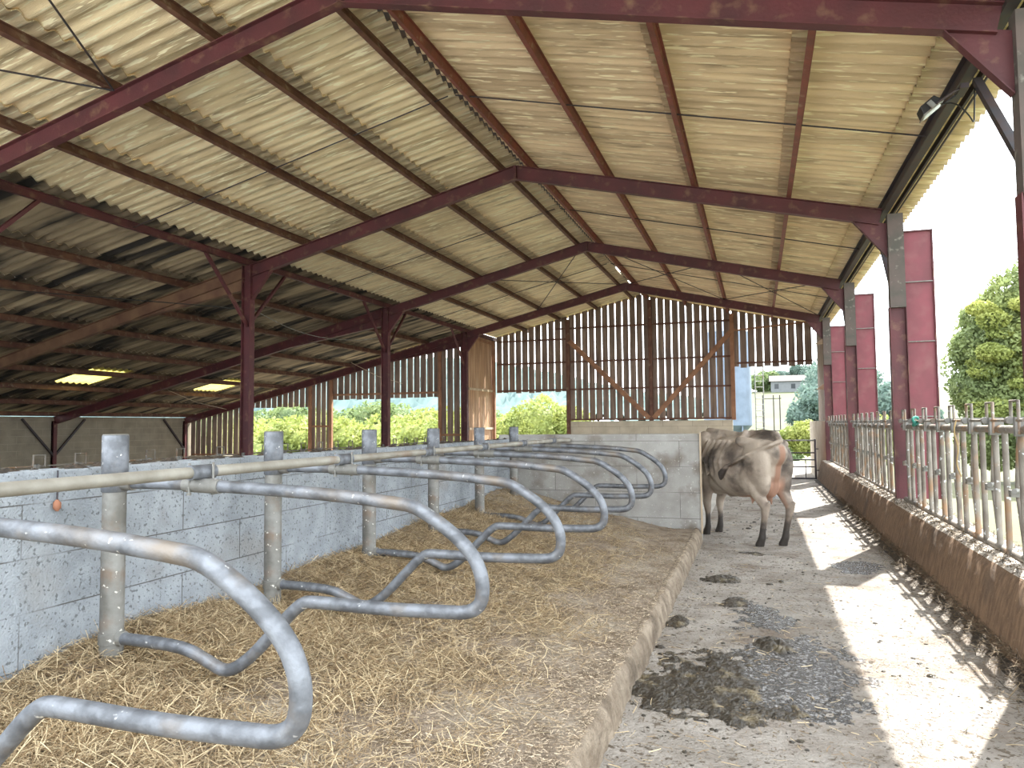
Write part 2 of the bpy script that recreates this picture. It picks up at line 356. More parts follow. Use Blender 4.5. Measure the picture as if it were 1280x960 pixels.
for (ci, a, c), lab in zip(lights, ('yellow translucent rooflight in the lean-to roof, the nearer one', 'yellow translucent rooflight in the lean-to roof, behind the dark red column')):
    b = MB(); xs_ = [XL+.02]+PO[:-1]+[XO-.25]; dy = PIT/7
    strip(b, xs_[ci]+.14, xs_[ci+1], 4, Y0R, dy, int((a-Y0R)/dy), int((c-Y0R)/dy), ci)
    tag(b.build('rooflight', ylight, recalc=False), lab, 'rooflight', 'yellow rooflights in the lean-to roof')
# ridge caps, dark colour standing in for ridge shade; gaps left for daylight
b = MB()
for a, c in ((Y0R, 19.3), (20.0, 21.3), (22.1, y1m)):
    for s in (-1, 1): b.bar((XA+s*.12, a, ZSH+.055-.12*SL), (XA+s*.12, c, ZSH+.055-.12*SL), .28, .012, (s*SL,0,1))
struct(b.build('trim_3', dark), 'ridge capping, coloured dark as the shaded ridge gap')

# ------------------------------------------------------------------ steel frames
def gusset(b, x, z, s, y):      # triangular haunch plate in the frame plane
    b.prism([(x,z+.02),(x+s*.42,z+.02-.42*SL*(1 if s*(x-XA)>0 else -1)),(x,z-.42)], 'y', y-.006, y+.006)
names = ['', 'nearest the viewer', 'rising through the middle of the roof', 'standing second from the gable', 'standing nearest the slatted gable']
hsec = .21
for k, y in enumerate(F):
    if k == 0: continue
    t = thing('portal_frame', (XA, y, 0), 'dark red steel portal frame '+names[k], 'frame', 'steel portal frames of the barn')
    mid = hsec/2
    for s, xe in ((-1, XL), (1, XR)):
        e = (xe+.05*(-s), y, zr(xe, ZRB)+mid); MB().ibeam((XA, y, ZRB+mid), e, .10, hsec, (0,0,1)).build('rafter', red, t)
    b = MB(); b.prism([(XA-.02,ZRB),(XA+.02,ZRB),(XA+.02,ZRT),(XA-.02,ZRT)], 'y', y-.05, y+.05); b.build('apex_plate', red, t)
    # lean-to rafter, deeper near the column
    ze = zr(XO, ZRB); zc = zr(XL, ZRB)
    b = MB(); x1 = XL-.09; x2 = XL-2.6
    b.ibeam((x1, y, zr(x1,ZRB)+mid), (XO, y, ze+mid), .10, hsec)
    b.prism([(x1, zr(x1,ZRB)), (x1, zr(x1,ZRB)-.20), (x2, zr(x2,ZRB)-.005), (x2, zr(x2,ZRB))], 'y', y-.004, y+.004)
    b.bar((x1, y, zr(x1,ZRB)-.20), (x2, y, zr(x2,ZRB)-.006), .10, .01)
    b.build('lean_to_rafter', red if k != 2 else M_('brown_lit_dusty_steel', (.22,.125,.07), .75, var=(.13,.06,.04), scale=3), t)  # brown-lit tone put into this rafter's colour, along with tan dust
    MB().ibeam((XL, y, -.05), (XL, y, zr(XL,ZRT)), .13, .18, (1,0,0)).build('column', red, t)
    MB().ibeam((XR+.11, y, -.0), (XR+.11, y, 2.98), .13, .20, (1,0,0)).build('column', red, t)
    b = MB(); b.box(XR+.02, XR+.205, y-.075, y+.06, 2.97, 4.20)
    b.build('column_casing', M_('mossy_grey_casing', (.115,.088,.08), .85, var=(.075,.07,.06), scale=5, stain=(.25,.23,.20), stscale=12, stthr=(.60,.74)) if k == 1 else bpy.data.materials['mossy_grey_casing'], t)
    MB().ibeam((XO, y, -.3), (XO, y, ze+.1), .10, .12, (1,0,0)).build('column', red, t)
    b = MB(); gusset(b, XR+.02, zr(XR,ZRB), -1, y); b.bar((XR-.40, y, zr(XR,ZRB)+.10), (XR+.01, y, zr(XR,ZRB)-.42), .08, .008); b.build('haunch', red, t)
    b = MB(); gusset(b, XL+.09, zr(XL,ZRB)+.02, 1, y); b.bar((XL+.50, y, zr(XL,ZRB)+.12), (XL+.09, y, zr(XL,ZRB)-.40), .08, .008); b.build('haunch', red, t)
    MB().box(XL-.13, XL+.13, y-.13, y+.13, -.06, -.03).build('base_plate', red, t)
    MB().bar((XR+.08, y, 3.12), (XR+.08, y+1.05, 4.22), .05, .06, (1,0,0)).build('knee_brace', dark, t)
    for s in (-1, 1):
        if k == 4 and s == 1: continue
        MB().bar((XL, y, 3.25), (XL, y+s*1.05, zr(XL,ZRT)+.01), .045, .05, (1,0,0)).build('knee_brace', red, t)
        MB().bar((XO+.02, y, .72), (XO+.02, y+s*.98, zr(XO,ZRT)-.06), .05, .055, (1,0,0)).build('knee_brace', dark, t)
# red plates beside the lane columns
for k, lab in ((2,'tall faded red steel plate beside the nearest standing column, in front of the big tree'), (3,'tall faded red steel plate, the middle of three behind the columns'), (4,'tall faded red steel plate closest to the gate')):
    y = F[k]; t = thing('steel_plate', (2.03, y+.06, .5), lab, 'steel plate', 'red plates outside the lane columns')
    bx(1.87, 2.21, y+.05, y+.075, .5, 3.98).build('plate', red_panel, t)
    b = MB(); b.box(2.20, 2.215, y+.02, y+.12, .5, 3.98); b.box(1.865, 1.88, y+.02, y+.12, .5, 3.98); b.box(1.87,2.21,y+.02,y+.12,3.965,3.98); b.build('edge_flange', red, t)
    for z in (1.55, 2.52, 3.30): bx(1.88, 2.20, y+.028, y+.05, z, z+.012).build('stiffener', galvold, t)

# ------------------------------------------------------------------ purlins
def purlin(x, y0, y1, m, lab, grp, hh=.115, ww=.055):
    zc = zr(x, ZRT)+hh/2+.002
    b = MB(); s = (1 if x > XA else -1)
    b.ibeam((x, y0, zc-.0), (x, y1, zc), ww, hh, (s*SL, 0, 1), .009, .007)
    return tag(b.build('purlin', m), lab, 'purlin', grp)
ordn = ['first', 'second', 'third', 'fourth', 'fifth', 'sixth', 'seventh', 'lowest']
for i, x in enumerate(PL): purlin(x, Y0R, y1m-.2, rust, 'brown steel purlin over the straw bed, %s down from the ridge' % ordn[i], 'purlins over the straw bed')
for i, x in enumerate(PR): purlin(x, Y0R, y1m-.2, redpur, 'reddish steel purlin over the cow lane, %s down from the ridge' % ordn[i], 'purlins over the cow lane')
for i, x in enumerate(PO): purlin(x, Y0R, YLG+.1, rust if i not in (2,) else rust, 'brown steel purlin under the sooty lean-to roof, %s down from the column row' % ordn[i], 'purlins under the lean-to roof')
b = MB().ibeam((XL, Y0R, zr(XL,ZRT)+.06), (XL, y1m-.2, zr(XL,ZRT)+.06), .06, .11); tag(b.build('valley_beam', red), 'dark red beam running along the tops of the inner columns', 'beam')
b = MB().ibeam((XR+.01, Y0R, zr(XR,ZRT)+.03), (XR+.01, y1m-.2, zr(XR,ZRT)+.03), .08, .16); tag(b.build('eave_beam', dark), 'dark beam along the lane-side eave that carries the floodlight', 'beam')
b = MB().bar((XR+.135, Y0R, 4.29), (XR+.135, y1m-.2, 4.29), .022, .07); b.tube([(XR+.165, Y0R, 4.25), (XR+.165, y1m-.2, 4.25)], .010, 8)
tag(b.build('eave_rail', dark), 'thin dark rail with pipe running outside the lane-side eave beam', 'rail')

# tie rods
def rod(p, q, r, lab, grp, name='tie_rod'): return tag(MB().tube([p, q], r, 6).build(name, dark), lab, 'rod', grp)
for y, lab in ((8.06,'in the nearest full bay'),(13.06,'in the bay before the middle frames'),(18.06,'in the bay closest to the gable')):
    for s, xe, nm in ((-1, XL, 'straw bed'), (1, XR, 'cow lane')):
        rod((XA+s*.05, y, ZRT+.035), (xe, y, zr(xe, ZRT+.04)), .009, 'thin tie rod over the %s, %s' % (nm, lab), 'tie rods across the purlins')
def br(x0, y0_, x1, y1_, lab):
    rod((x0, y0_, zr(x0, ZRT)-.02), (x1, y1_, zr(x1, ZRT)-.02), .010, lab, 'bracing rods under the roof', 'bracing_rod')
br(-6.0, 5.5, -3.6, .7, 'bracing rod slanting up from the nearest rafter toward the ridge'); br(-6.0, 5.5, -8.3, 1.2, 'bracing rod slanting down from the nearest rafter')
br(XR-.1, 15.6, -.76, 20.5, 'bracing rod falling toward the eave in the last lane-side bay'); br(-.76, 15.6, XR-.1, 20.5, 'bracing rod crossing it in the last lane-side bay')
br(-.76, 15.6, XA+.1, 20.5, 'bracing rod rising to the ridge above the lane'); br(XA+.1, 15.6, -.76, 20.5, 'bracing rod crossing it below the ridge above the lane')
br(-6.05, 15.6, XA-.1, 20.5, 'bracing rod rising to the ridge over the straw bed side'); br(XA-.1, 15.6, -6.05, 20.5, 'bracing rod crossing it below the ridge over the straw bed side')
# sagging cable under lean-to roof
pts = [(-11.6,5.0,3.45),(-10.6,7.2,3.52),(-9.75,9.2,3.60),(-9.0,10.4,3.62),(-8.5,10.5,3.55)]
tag(MB().tube(smooth_path(pts), .008, 6).build('sagging_cable', rubber), 'thin black cable sagging below the lean-to roof to the column', 'cable')
pts = [(-8.45,10.6,3.62),(-8.7,12.6,3.35),(-8.5,14.2,3.38),(-8.45,15.5,3.6)]
tag(MB().tube(smooth_path(pts), .007, 6).build('sagging_cable', galvold), 'pale wire sagging between the two inner columns', 'cable')
for p, q, lab in (((-15.6,16.3,2.55),(-14.1,16.9,2.0),'pale cord hanging under the low lean-to roof'), ((-10.9,18.2,3.3),(-10.0,19.6,2.75),'pale cord hanging near the wide lean-to opening')):
    tag(MB().tube([p, ((p[0]+q[0])/2,(p[1]+q[1])/2,(p[2]+q[2])/2-.08), q], .008, 5).build('slack_twine', palew), lab, 'cord', 'cords under the lean-to roof')

# ------------------------------------------------------------------ floodlight
t = thing('floodlight', (1.44, 6.62, 4.02), 'small floodlight with a white lens fixed under the lane-side eave beam', 'floodlight')
R = Matrix.Rotation(math.radians(-38), 4, 'Y')
def place(b, R, o):
    b.v = [tuple(R @ Vector(v) + Vector(o)) for v in b.v]; return b
o = (1.40, 6.60, 4.03)
place(MB().prism([(-.09,-.02),(.09,-.02),(.065,.055),(-.065,.055)], 'y', -.075, .075), R, o).build('housing', rubber, t, bevel=.006)
place(bx(-.08, .08, -.065, .065, -.028, -.018), R, o).build('lens', lampglass, t)
place(bx(-.095, .095, -.08, .08, -.024, -.015).box(-.02,.02,-.09,-.08,-.02,.04), R, o).build('bezel', galvold, t)
b = MB().tube([(1.43,6.52,4.04),(1.56,6.52,4.12),(1.64,6.56,4.16)], .010, 6).tube([(1.43,6.69,4.04),(1.56,6.69,4.12),(1.64,6.64,4.16)], .010, 6).box(1.6,1.66,6.5,6.7,4.13,4.17); b.build('bracket', dark, t)
b = MB().tube(smooth_path([(1.48,6.6,4.06),(1.55,6.45,4.0),(1.62,6.38,3.86),(1.66,6.42,3.80),(1.68,6.48,3.9),(1.70,6.52,4.12)]), .006, 6); b.build('power_cable', rubber, t)

# ------------------------------------------------------------------ cubicles
YP, ST = 2.795, 1.24
YS = [YP + ST*k for k in range(-1, 6)]
where = ['nearest the camera, cut off by the picture edge', 'second in the row, whose clamp sits before the first post', 'third in the row', 'fourth in the row', 'fifth in the row', 'sixth in the row', 'farthest in the row, beside the concrete partition']
def make_post(y, lab):
    x = -2.99
    t = thing('stall_post', (x, y, .1), lab, 'post', 'galvanised posts along the stall wall')
    MB().tube([(x,y,.1),(x,y,1.0),(x,y,1.24)], .054, 20).build('post_tube', galvold, t)
    b = MB().tube([(x,y,1.19),(x,y,1.195),(x,y,1.462),(x,y,1.466)], [.056,.0605,.0605,.057], 20); sv = b.build('sleeve', galv, t)
    MB().tube([(x,y,1.466),(x,y,1.471)], [.059,.055], 20).build('cap', galvold, sv)
    b = MB().tube([(x-.02,y,.49),(x+.075,y,.49)], .036, 12).tube([(x,y,.465),(x,y,.515)], .060, 20); b.build('bracket', galvold, t)
    return t
pfar = ['behind the nearest loop', 'where the second divider is bolted', 'between the third and fourth dividers', 'fourth from the near end', 'fifth from the near end', 'sixth from the near end', 'closest to the concrete partition']
posts = ['hidden beside the picture edge, carrying the nearest divider', 'nearest fully seen, widest in the picture', 'second one fully seen from the camera', 'third one fully seen from the camera', 'fourth one fully seen from the camera', 'fifth one fully seen from the camera', 'closest to the concrete partition']
p0 = make_post(YS[0], 'round galvanised stall post '+posts[0])
for k in range(1, 7):
    c = copy_tree(p0, (0, ST*k, 0)); c['label'] = 'round galvanised stall post '+posts[k]
def make_divider(y, lab):
    t = thing('cubicle_divider', (-2.9, y, .3), lab, 'divider', 'bent tube cubicle dividers')
    yo = y
    top = [(-2.95,1.235),(-2.55,1.235),(-1.8,1.205),(-1.48,1.175),(-1.35,1.16),(-1.13,1.01),(-1.06,.88),(-1.08,.74),(-1.28,.735),(-1.5,.728),(-1.84,.735),(-1.92,.73),(-2.05,.60),(-2.19,.46),(-2.31,.385),(-2.42,.43),(-2.56,.485),(-2.94,.49)]
    P = smooth_path([(x, yo, z) for x, z in top], 3)
    MB().tube(P, .0285, 14).build('bent_tube', galv, t)
    # clamp holding neck rail to the divider
    b = MB().tube([(-2.56,yo,1.232),(-2.36,yo,1.226)], .0345, 14)
    c = MB().tube([(-2.47,yo-.075,1.292),(-2.47,yo+.075,1.292)], .0345, 14)
    b.build('divider_clip', galvold, t); rc = c.build('rail_clip', galv, t)
    b = MB()
    for dx, dy in ((-.042,-.03),(.042,.03)):
        b.tube([(-2.47+dx,yo+dy,1.19),(-2.47+dx,yo+dy,1.335)], .006, 6); b.tube([(-2.47+dx,yo+dy,1.185),(-2.47+dx,yo+dy,1.197)], .011, 6)
    b.build('clamp_bolt', galvold, rc)
    b = MB().tube([(-2.93,yo,1.235),(-2.87,yo,1.235)], .037, 12); b.build('end_socket', galvold, t)
    return t
d0 = make_divider(YS[0], 'looped galvanised cubicle divider '+where[0])
for k in range(1, 7):
    c = copy_tree(d0, (0, ST*k, 0)); c['label'] = 'looped galvanised cubicle divider '+where[k]
t = thing('neck_rail', (-2.47, 5, 1.26), 'long horizontal galvanised neck rail clamped on top of all the dividers', 'rail')
sag = lambda y: 1.292 - .012*math.sin(y*2.5)*.3
MB().tube([(-2.47, y, 1.292) for y in (.2, 1.9, 3.9)], .0265, 14).build('rail_tube', galvrail, t)
MB().tube([(-2.47, 3.87, 1.292), (-2.47, 9.0, 1.290), (-2.40, 9.58, 1.285)], .0240, 14).build('rail_tube', galvrail, t)
# wire with a rust-stained bob on the wall
t = thing('hanging_wire', (-3.2, 2.66, 1.1), 'short wire with a rusty bob hanging on the block wall near the first post', 'wire')
MB().tube([(-3.2, 2.66, 1.30), (-3.2, 2.66, 1.15)], .004, 6).build('wire', dark, t)
b = MB().tube([(-3.2,2.66,1.16),(-3.2,2.66,1.145),(-3.2,2.66,1.12),(-3.2,2.66,1.105)], [.006,.018,.018,.006], 10); b.build('rusty_bob', M_('rusty_bob', (.38,.17,.10), .8), t)

# ------------------------------------------------------------------ straw
def clumps(N_, xf, yf, hf, lens, tilt, wid, name, m, label, cat):
    x = xf(N_); y = yf(N_); z = np.array([hf(a, b_) for a, b_ in zip(x, y)])
    ln = rng.uniform(*lens, N_); th = rng.uniform(0, 2*PI, N_); ti = rng.normal(0, tilt, N_); w = rng.uniform(*wid, N_)
    dx = np.cos(th)*np.cos(ti); dy = np.sin(th)*np.cos(ti); dz = np.sin(ti)
    nxv = -np.sin(th); nyv = np.cos(th)
    lift = np.abs(dz)*ln*.5 + rng.uniform(0, .016, N_)
    bend = rng.uniform(-.12, .12, N_)*ln
    V = np.zeros((N_, 6, 3)); roll = rng.uniform(-.8, .8, N_)
    for i, s in enumerate((-.5, 0, .5)):
        cx = x + dx*ln*s + nxv*bend*(s == 0); cy = y + dy*ln*s + nyv*bend*(s == 0); cz = z + dz*ln*s + lift
        for j, e in enumerate((-.5, .5)):
            V[:, i*2+j, 0] = cx + nxv*w*e*np.cos(roll); V[:, i*2+j, 1] = cy + nyv*w*e*np.cos(roll); V[:, i*2+j, 2] = cz + w*e*np.sin(roll)
    me = bpy.data.meshes.new(name); V = V.reshape(-1, 3); o = V.mean(0); o[2] = 0
    me.vertices.add(len(V)); me.vertices.foreach_set('co', (V-o).ravel())
    q = np.array([[0,1,3,2],[2,3,5,4]]); Fq = (np.arange(N_)[:, None, None]*6 + q[None]).reshape(-1)
    me.loops.add(len(Fq)); me.loops.foreach_set('vertex_index', Fq); me.polygons.add(len(Fq)//4)
    me.polygons.foreach_set('loop_start', np.arange(0, len(Fq), 4)); me.update(calc_edges=True)
    a = me.attributes.new('tone', 'FLOAT', 'POINT'); a.data.foreach_set('value', np.repeat(rng.uniform(0, 1, N_)**1.6, 6))
    me.materials.append(m); ob = bpy.data.objects.new(name, me); C.objects.link(ob); ob.location = o
    return tag(ob, label, cat, kind='stuff')
def xf_bed(n):   # denser toward the wall
    return -.82 - 2.38*rng.beta(1.9, 1.15, n)
def patchy(n, xf, yf, thr):
    X_ = []; Y_ = []
    while len(X_) < n:
        x = xf(1000); y = yf(1000)
        for a, c in zip(x, y):
            p = pnoise(Vector((a*1.6, c*1.6, 5))) + .5*pnoise(Vector((a*4, c*4, 8)))
            if random.random() < min(1, max(.08, .62 + p*1.1 + ((-1.45-a)*.6))): X_.append(a); Y_.append(c)
    return np.array(X_[:n]), np.array(Y_[:n])
def bedstraw(n, yf, lens, wid, tilt, seedlab, name):
    X_, Y_ = patchy(n, xf_bed, yf, 0)
    return clumps(n, lambda k: X_, lambda k: Y_, bed_h, lens, tilt, wid, name, straw, seedlab, 'straw')
bedstraw(105000, lambda n: .9 + 8.6*rng.beta(1.0, 1.7, n), (.025, .14), (.0016, .0036), .28, 'loose golden straw bedding trampled over the raised bed', 'straw_bedding')
chaff = M_('chopped_chaff', (.30,.225,.15), .85, var=(.16,.115,.075), scale=9, attr=(.66,.55,.40))
def top_h(x, y): return bed_h(x, y) if x < -.79 else .168
clumps(60000, lambda n: -.735 - 2.4*rng.beta(.9,1.6,n), lambda n: .9 + 8.6*rng.beta(1.0,1.9,n), top_h, (.006,.032), .15, (.0016,.0042), 'trampled_chaff', chaff, 'fine trampled chaff dusting the bed up to the curb', 'chaff')
clumps(9000, lambda n: rng.uniform(-.69,1.42,n), lambda n: 2.6 + 9*rng.beta(1,2.2,n), lambda a, b_: .0015, (.005,.022), .06, (.0015,.005), 'lane_chaff', debris, 'fine dark chaff sprinkled on the concrete lane', 'chaff')
clumps(1500, lambda n: rng.uniform(-.68, 1.4, n), lambda n: 2.5 + 12*rng.beta(1,2.2,n), lambda a, b_: .003, (.02,.10), .05, (.002,.004), 'scattered_straw', straw, 'stray straw stems scattered over the concrete lane', 'straw')

# ------------------------------------------------------------------ dung and slurry
def blob_field(cx, cy, rx, ry, h, seed, name, m, label, cat, thr=.35, res=.02, rot=0, rough=1., freq=3.2, kind=None):
    nx = int(2*rx/res); ny = int(2*ry/res); vs = []; idx = {}; H = {}
    for j in range(ny+1):
        for i in range(nx+1):
            u = -1+2*i/nx; v = -1+2*j/ny; x = cx+u*rx; y = cy+v*ry
            e = 1 - math.sqrt(u*u+v*v)
            f = e + .55*pnoise(Vector((x*freq+seed, y*freq, seed))) + .3*pnoise(Vector((x*freq*3, y*freq*3+seed, 1))) + .22*pnoise(Vector((x*freq*9, y*freq*9+seed, 4)))
            H[(i,j)] = (x, y, f-thr)
    for (i,j), (x,y,f) in H.items():
        if f > -.05:
            zz = max(.0, min(1, f*3))*h*(.5 + rough*abs(pnoise(Vector((x*14, y*14, seed)))) + .5*abs(pnoise(Vector((x*35, y*35, seed)))))
            idx[(i,j)] = len(vs); vs.append((x, y, .0012 + zz if f > 0 else -.004))
    fs = [(idx[(i,j)], idx[(i+1,j)], idx[(i+1,j+1)], idx[(i,j+1)]) for (i,j) in H if all(k in idx for k in ((i,j),(i+1,j),(i+1,j+1),(i,j+1)))]
    b = MB(); b.add(vs, fs, True); o = b.build(name, m, recalc=False); return tag(o, label, cat, kind=kind)
blob_field(-.30, 4.42, .72, .78, .026, 1.3, 'manure_pile', dung, 'largest dark smear of manure, spread across the near part of the lane', 'manure', thr=.42, res=.014)
blob_field(.12, 4.75, .55, .95, .010, 4.1, 'slurry_puddle', wet, 'wet glistening slurry beside the largest manure smear', 'puddle', thr=.20, res=.014, freq=3)
blob_field(.02, 6.0, .34, .75, .008, 7.7, 'slurry_puddle', wet, 'wet slurry trail running up the lane beyond the round cow pat', 'puddle', thr=.38, res=.016, freq=4.5)
blob_field(.95, 8.35, .34, .55, .006, 2.2, 'slurry_puddle', wet, 'wet patch in the shade by the foot of the feed wall', 'puddle', thr=.35, res=.02, freq=3)
blob_field(.06, 5.28, .17, .22, .035, 9.1, 'cow_pat', dung, 'round ridged cow pat in the middle of the slurry', 'cow pat', thr=.22, res=.012, rough=1.5)
blob_field(-.32, 7.35, .26, .20, .022, 3.3, 'cow_pat', dung, 'thin dark cow pat near the curb, before the cow', 'cow pat', thr=.34, res=.014)
blob_field(-.22, 6.45, .16, .24, .018, 5.9, 'cow_pat', dung, 'small scattered cow pat between the curb and the slurry trail', 'cow pat', thr=.38, res=.014)
blob_field(-.02, 8.9, .30, .22, .016, 6.6, 'cow_pat', dung, 'trodden cow pat just behind the hind hooves of the cow', 'cow pat', thr=.40, res=.016)
blob_field(-.60, 5.75, .12, .28, .02, 8.8, 'cow_pat', dung, 'crumbly dark cow pat lying against the curb', 'cow pat', thr=.34, res=.014)
blob_field(.25, 15.8, .40, .6, .02, 1.8, 'cow_pat', dung, 'dark cow pat far down the lane toward the gate', 'cow pat', thr=.38, res=.03)
cl = MB()
def clod(x, y, z, r):
    n = 6; s1, s2 = random.uniform(.7,1.5), random.uniform(.7,1.5); a0 = random.random()*6
    ring = [(x+r*s1*math.cos(a0+i*PI/3), y+r*s2*math.sin(a0+i*PI/3), z-.002) for i in range(n)]
    mid = [(x+.7*r*s1*math.cos(a0+.3+i*PI/3), y+.7*r*s2*math.sin(a0+.3+i*PI/3), z+r*random.uniform(.3,.5)) for i in range(n)]
    cl.add(ring+mid+[(x,y,z+r*.6)], [(i,(i+1)%n,n+(i+1)%n,n+i) for i in range(n)]+[(n+i,n+(i+1)%n,2*n) for i in range(n)], True)
for k in range(900):
    x = random.uniform(-.68,1.35); y = 2.8+15*random.random()**1.5
    if pnoise(Vector((x*1.5,y*.9,2))) + random.random()*.9 > .42 or y > 10: clod(x, y, 0, random.uniform(.004,.013)*(1 if random.random()<.93 else 2.2)*(1+y*.04))
tag(cl.build('dung_crumbs', dung, recalc=False), 'dark crumbs of dried dung sprinkled along the lane', 'dung', kind='stuff')
# litter bank against the feed wall
lb = MB(); n = 520; mseg = 9; vs = []
for j in range(n):
    y = 2.5 + 17.9*j/(n-1)
    wd = .17 + .05*pnoise(Vector((y*1.5, 0, 3)))
    for i in range(mseg):
        t_ = i/(mseg-1); x = 1.52 - wd - .0 + t_*(wd+.02)
        vs.append((x, y, .002 + .050*t_**1.5*(1+.35*pnoise(Vector((x*9, y*5, 0)))) + .02*t_*pnoise(Vector((x*40, y*40, 1)))))
lb.add(vs, [(j*mseg+i, j*mseg+i+1, (j+1)*mseg+i+1, (j+1)*mseg+i) for j in range(n-1) for i in range(mseg-1)], True)
tag(lb.build('feed_litter', debris, recalc=False), 'dark damp litter banked along the foot of the feed wall', 'litter', kind='stuff')
clumps(7000, lambda k: 1.50 - np.abs(rng.normal(0,.12,k)), lambda k: 2.6 + 14*rng.beta(1,1.8,k), lambda a, b_: .01 + .08*max(0, 1-(1.5-a)/.26)**1.5, (.02,.12), .3, (.002,.004), 'hay_stalks', debris, 'loose brown hay stalks at the foot of the feed wall', 'hay')

# ------------------------------------------------------------------ feed wall and headlocks
b = MB(); n = 160; prof = [(1.43,-.02),(1.46,.12),(1.50,.30),(1.545,.44),(1.575,.485),(1.61,.497),(1.70,.498),(1.95,.495),(1.98,.47),(1.98,-.25)]
vs = []
for j in range(n):
    y = 1.5 + 19.2*j/(n-1)
    for i, (x, z) in enumerate(prof):
        k = pnoise(Vector((x*5, y*3, i*.5)))
        vs.append((x + (.012*k if 0 < i < 6 else 0), y, z + (.008*k if 2 < i < 8 else 0)))
m_ = len(prof); faces = [(j*m_+i, j*m_+i+1, (j+1)*m_+i+1, (j+1)*m_+i) for j in range(n-1) for i in range(m_-1)]
b.add(vs, faces, True); b.add([vs[i] for i in range(m_)], [tuple(range(m_))]); b.add([vs[(n-1)*m_+i] for i in range(m_)], [tuple(range(m_))[::-1]])
o = b.build('wall_feed', feedm, recalc=False); o.data.materials.append(ledgem)
for p in o.data.polygons:
    if p.center.z > .728: p.material_index = 1
struct(o, 'low brown-stained feed wall along the cow lane')
clumps(5000, lambda k: rng.choice([1.60,1.66,1.9], k) + rng.normal(0,.03,k), lambda k: 2.6 + 15*rng.beta(1,1.6,k), lambda a, b_: .498, (.01,.06), .35, (.003,.008), 'feed_crumbs', debris, 'crumbs of hay and feed on the sunny ledge of the feed wall', 'feed')

def make_headlock(y0, y1, lab, z=0):
    X_ = 1.76; n = 8; p = (y1-y0)/n
    t = thing('headlock_barrier', (X_, (y0+y1)/2, .45), lab, 'feed barrier', 'self-locking feed barriers')
    b = MB().tube([(X_,y0,.515),(X_,y1,.515)], .027, 10); b.build('bottom_rail', lockm, t)
    b = MB().tube([(X_,y0,1.43),(X_,y1,1.43)], .030, 12); b.build('top_rail', lockm, t)
    b = MB().tube([(X_-.045,y0+.1,1.497),(X_-.045,y1-.1,1.497)], .011, 8); b.build('locking_rod', lockm, t)
    for i in range(n):
        y = y0 + p*(i+.5)
        for dy in (-.21, .02):
            MB().tube([(X_,y+dy,.515),(X_,y+dy,1.43)], .0225, 10).build('upright_bar', lockm, t)
        # swinging bar: leans from the bottom pivot, kinked at mid height
        sw = MB().tube(smooth_path([(X_+.03,y+.11,.53),(X_+.03,y+.22,.92),(X_+.03,y+.24,1.0),(X_+.03,y+.15,1.40)],2), .021, 10)
        sw = sw.build('swing_bar', lockm, t)
        b = MB().tube([(X_-.02,y+.15,.985),(X_+.06,y+.28,.985)], .020, 8).box(X_-.03,X_+.05,y+.19,y+.245,.94,.99); b.build('pivot_catch', galvold, sw)
        # handle hoop over the top rail
        q = [(X_-.035,y-.07,1.40),(X_-.035,y-.07,1.635),(X_-.035,y+.09,1.635),(X_-.035,y+.09,1.49)]
        MB().tube(q, .012, 8).build('handle_hoop', lockm, t)
        b = MB().box(X_-.06,X_+.035,y-.075,y-.03,1.385,1.52).tube([(X_-.07,y-.02,1.497),(X_-.07,y+.03,1.497)], .028, 8); b.build('catch_block', galvold, t)
    return t
h1 = make_headlock(5.72, 10.42, 'galvanised headlock feed barrier before the big tree, at the picture edge')
h2 = copy_tree(h1, (0, 5, 0)); h2['label'] = 'galvanised headlock feed barrier between the two middle lane columns'
h3 = copy_tree(h1, (0, 10, 0)); h3['label'] = 'galvanised headlock feed barrier between the last two lane columns'
h0 = copy_tree(h1, (0, -5, 0)); h0['label'] = 'galvanised headlock feed barrier nearest the camera, mostly outside the picture'
for k, lab in ((0,'nearest the camera'),(5,'just left of the first dark red inner column'),(10,'in the bay toward the lean-to openings')):
    c = copy_tree(h1, (-10.2, k-1, -.46)); c['label'] = 'old feed barrier beyond the stall wall, ' + lab
    c['group'] = 'feed barriers in the lean-to'
struct(bx(-8.6, -8.3, 1, 20.4, -.25, .03).build('wall_inner_feed', blockold), 'low kerb under the lean-to feed barriers')

# twine on the barrier
b = MB().tube(smooth_path([(1.70,9.28,1.45),(1.66,9.30,1.52),(1.72,9.36,1.55),(1.76,9.40,1.50),(1.71,9.44,1.44),(1.68,9.36,1.46),(1.72,9.26,1.50),(1.76,9.22,1.47)]), .016, 6)
tag(b.build('green_twine', M_('green_twine', (.03,.22,.17), .8)), 'knot of green twine tied to the feed barrier beside the column', 'twine')
b = MB().tube(smooth_path([(1.70,7.52,1.50),(1.67,7.5,1.40),(1.70,7.46,1.25),(1.68,7.5,1.12),(1.71,7.47,1.0)]), .006, 6)
tag(b.build('orange_twine', M_('orange_twine', (.50,.36,.17), .8)), 'frayed orange twine hanging from the feed barrier rail', 'twine')

# ------------------------------------------------------------------ gate
t = thing('field_gate', (.4, 20.42, 0), 'low galvanised tubular gate across the lane end behind the cow', 'gate')
yg = 20.42
for z in (.04, .34, .52, .70, 1.02): MB().tube([(-.68,yg,z),(1.40,yg,z)], .017 if z not in (.04,1.02) else .021, 8).build('gate_rail', dark if z != 1.02 else galvold, t)
for x in (-.68, 1.40): MB().tube([(x,yg,.02),(x,yg,1.05)], .026, 10).build('gate_stile', dark, t)
MB().tube([(1.16,yg,.04),(1.16,yg,.52)], .012, 8).build('latch_bar', dark, t)
MB().tube([(1.40,yg,.8),(1.48,yg,.8)], .014, 8).tube([(1.40,yg,.25),(1.48,yg,.25)], .014, 8).build('hinge', dark, t)

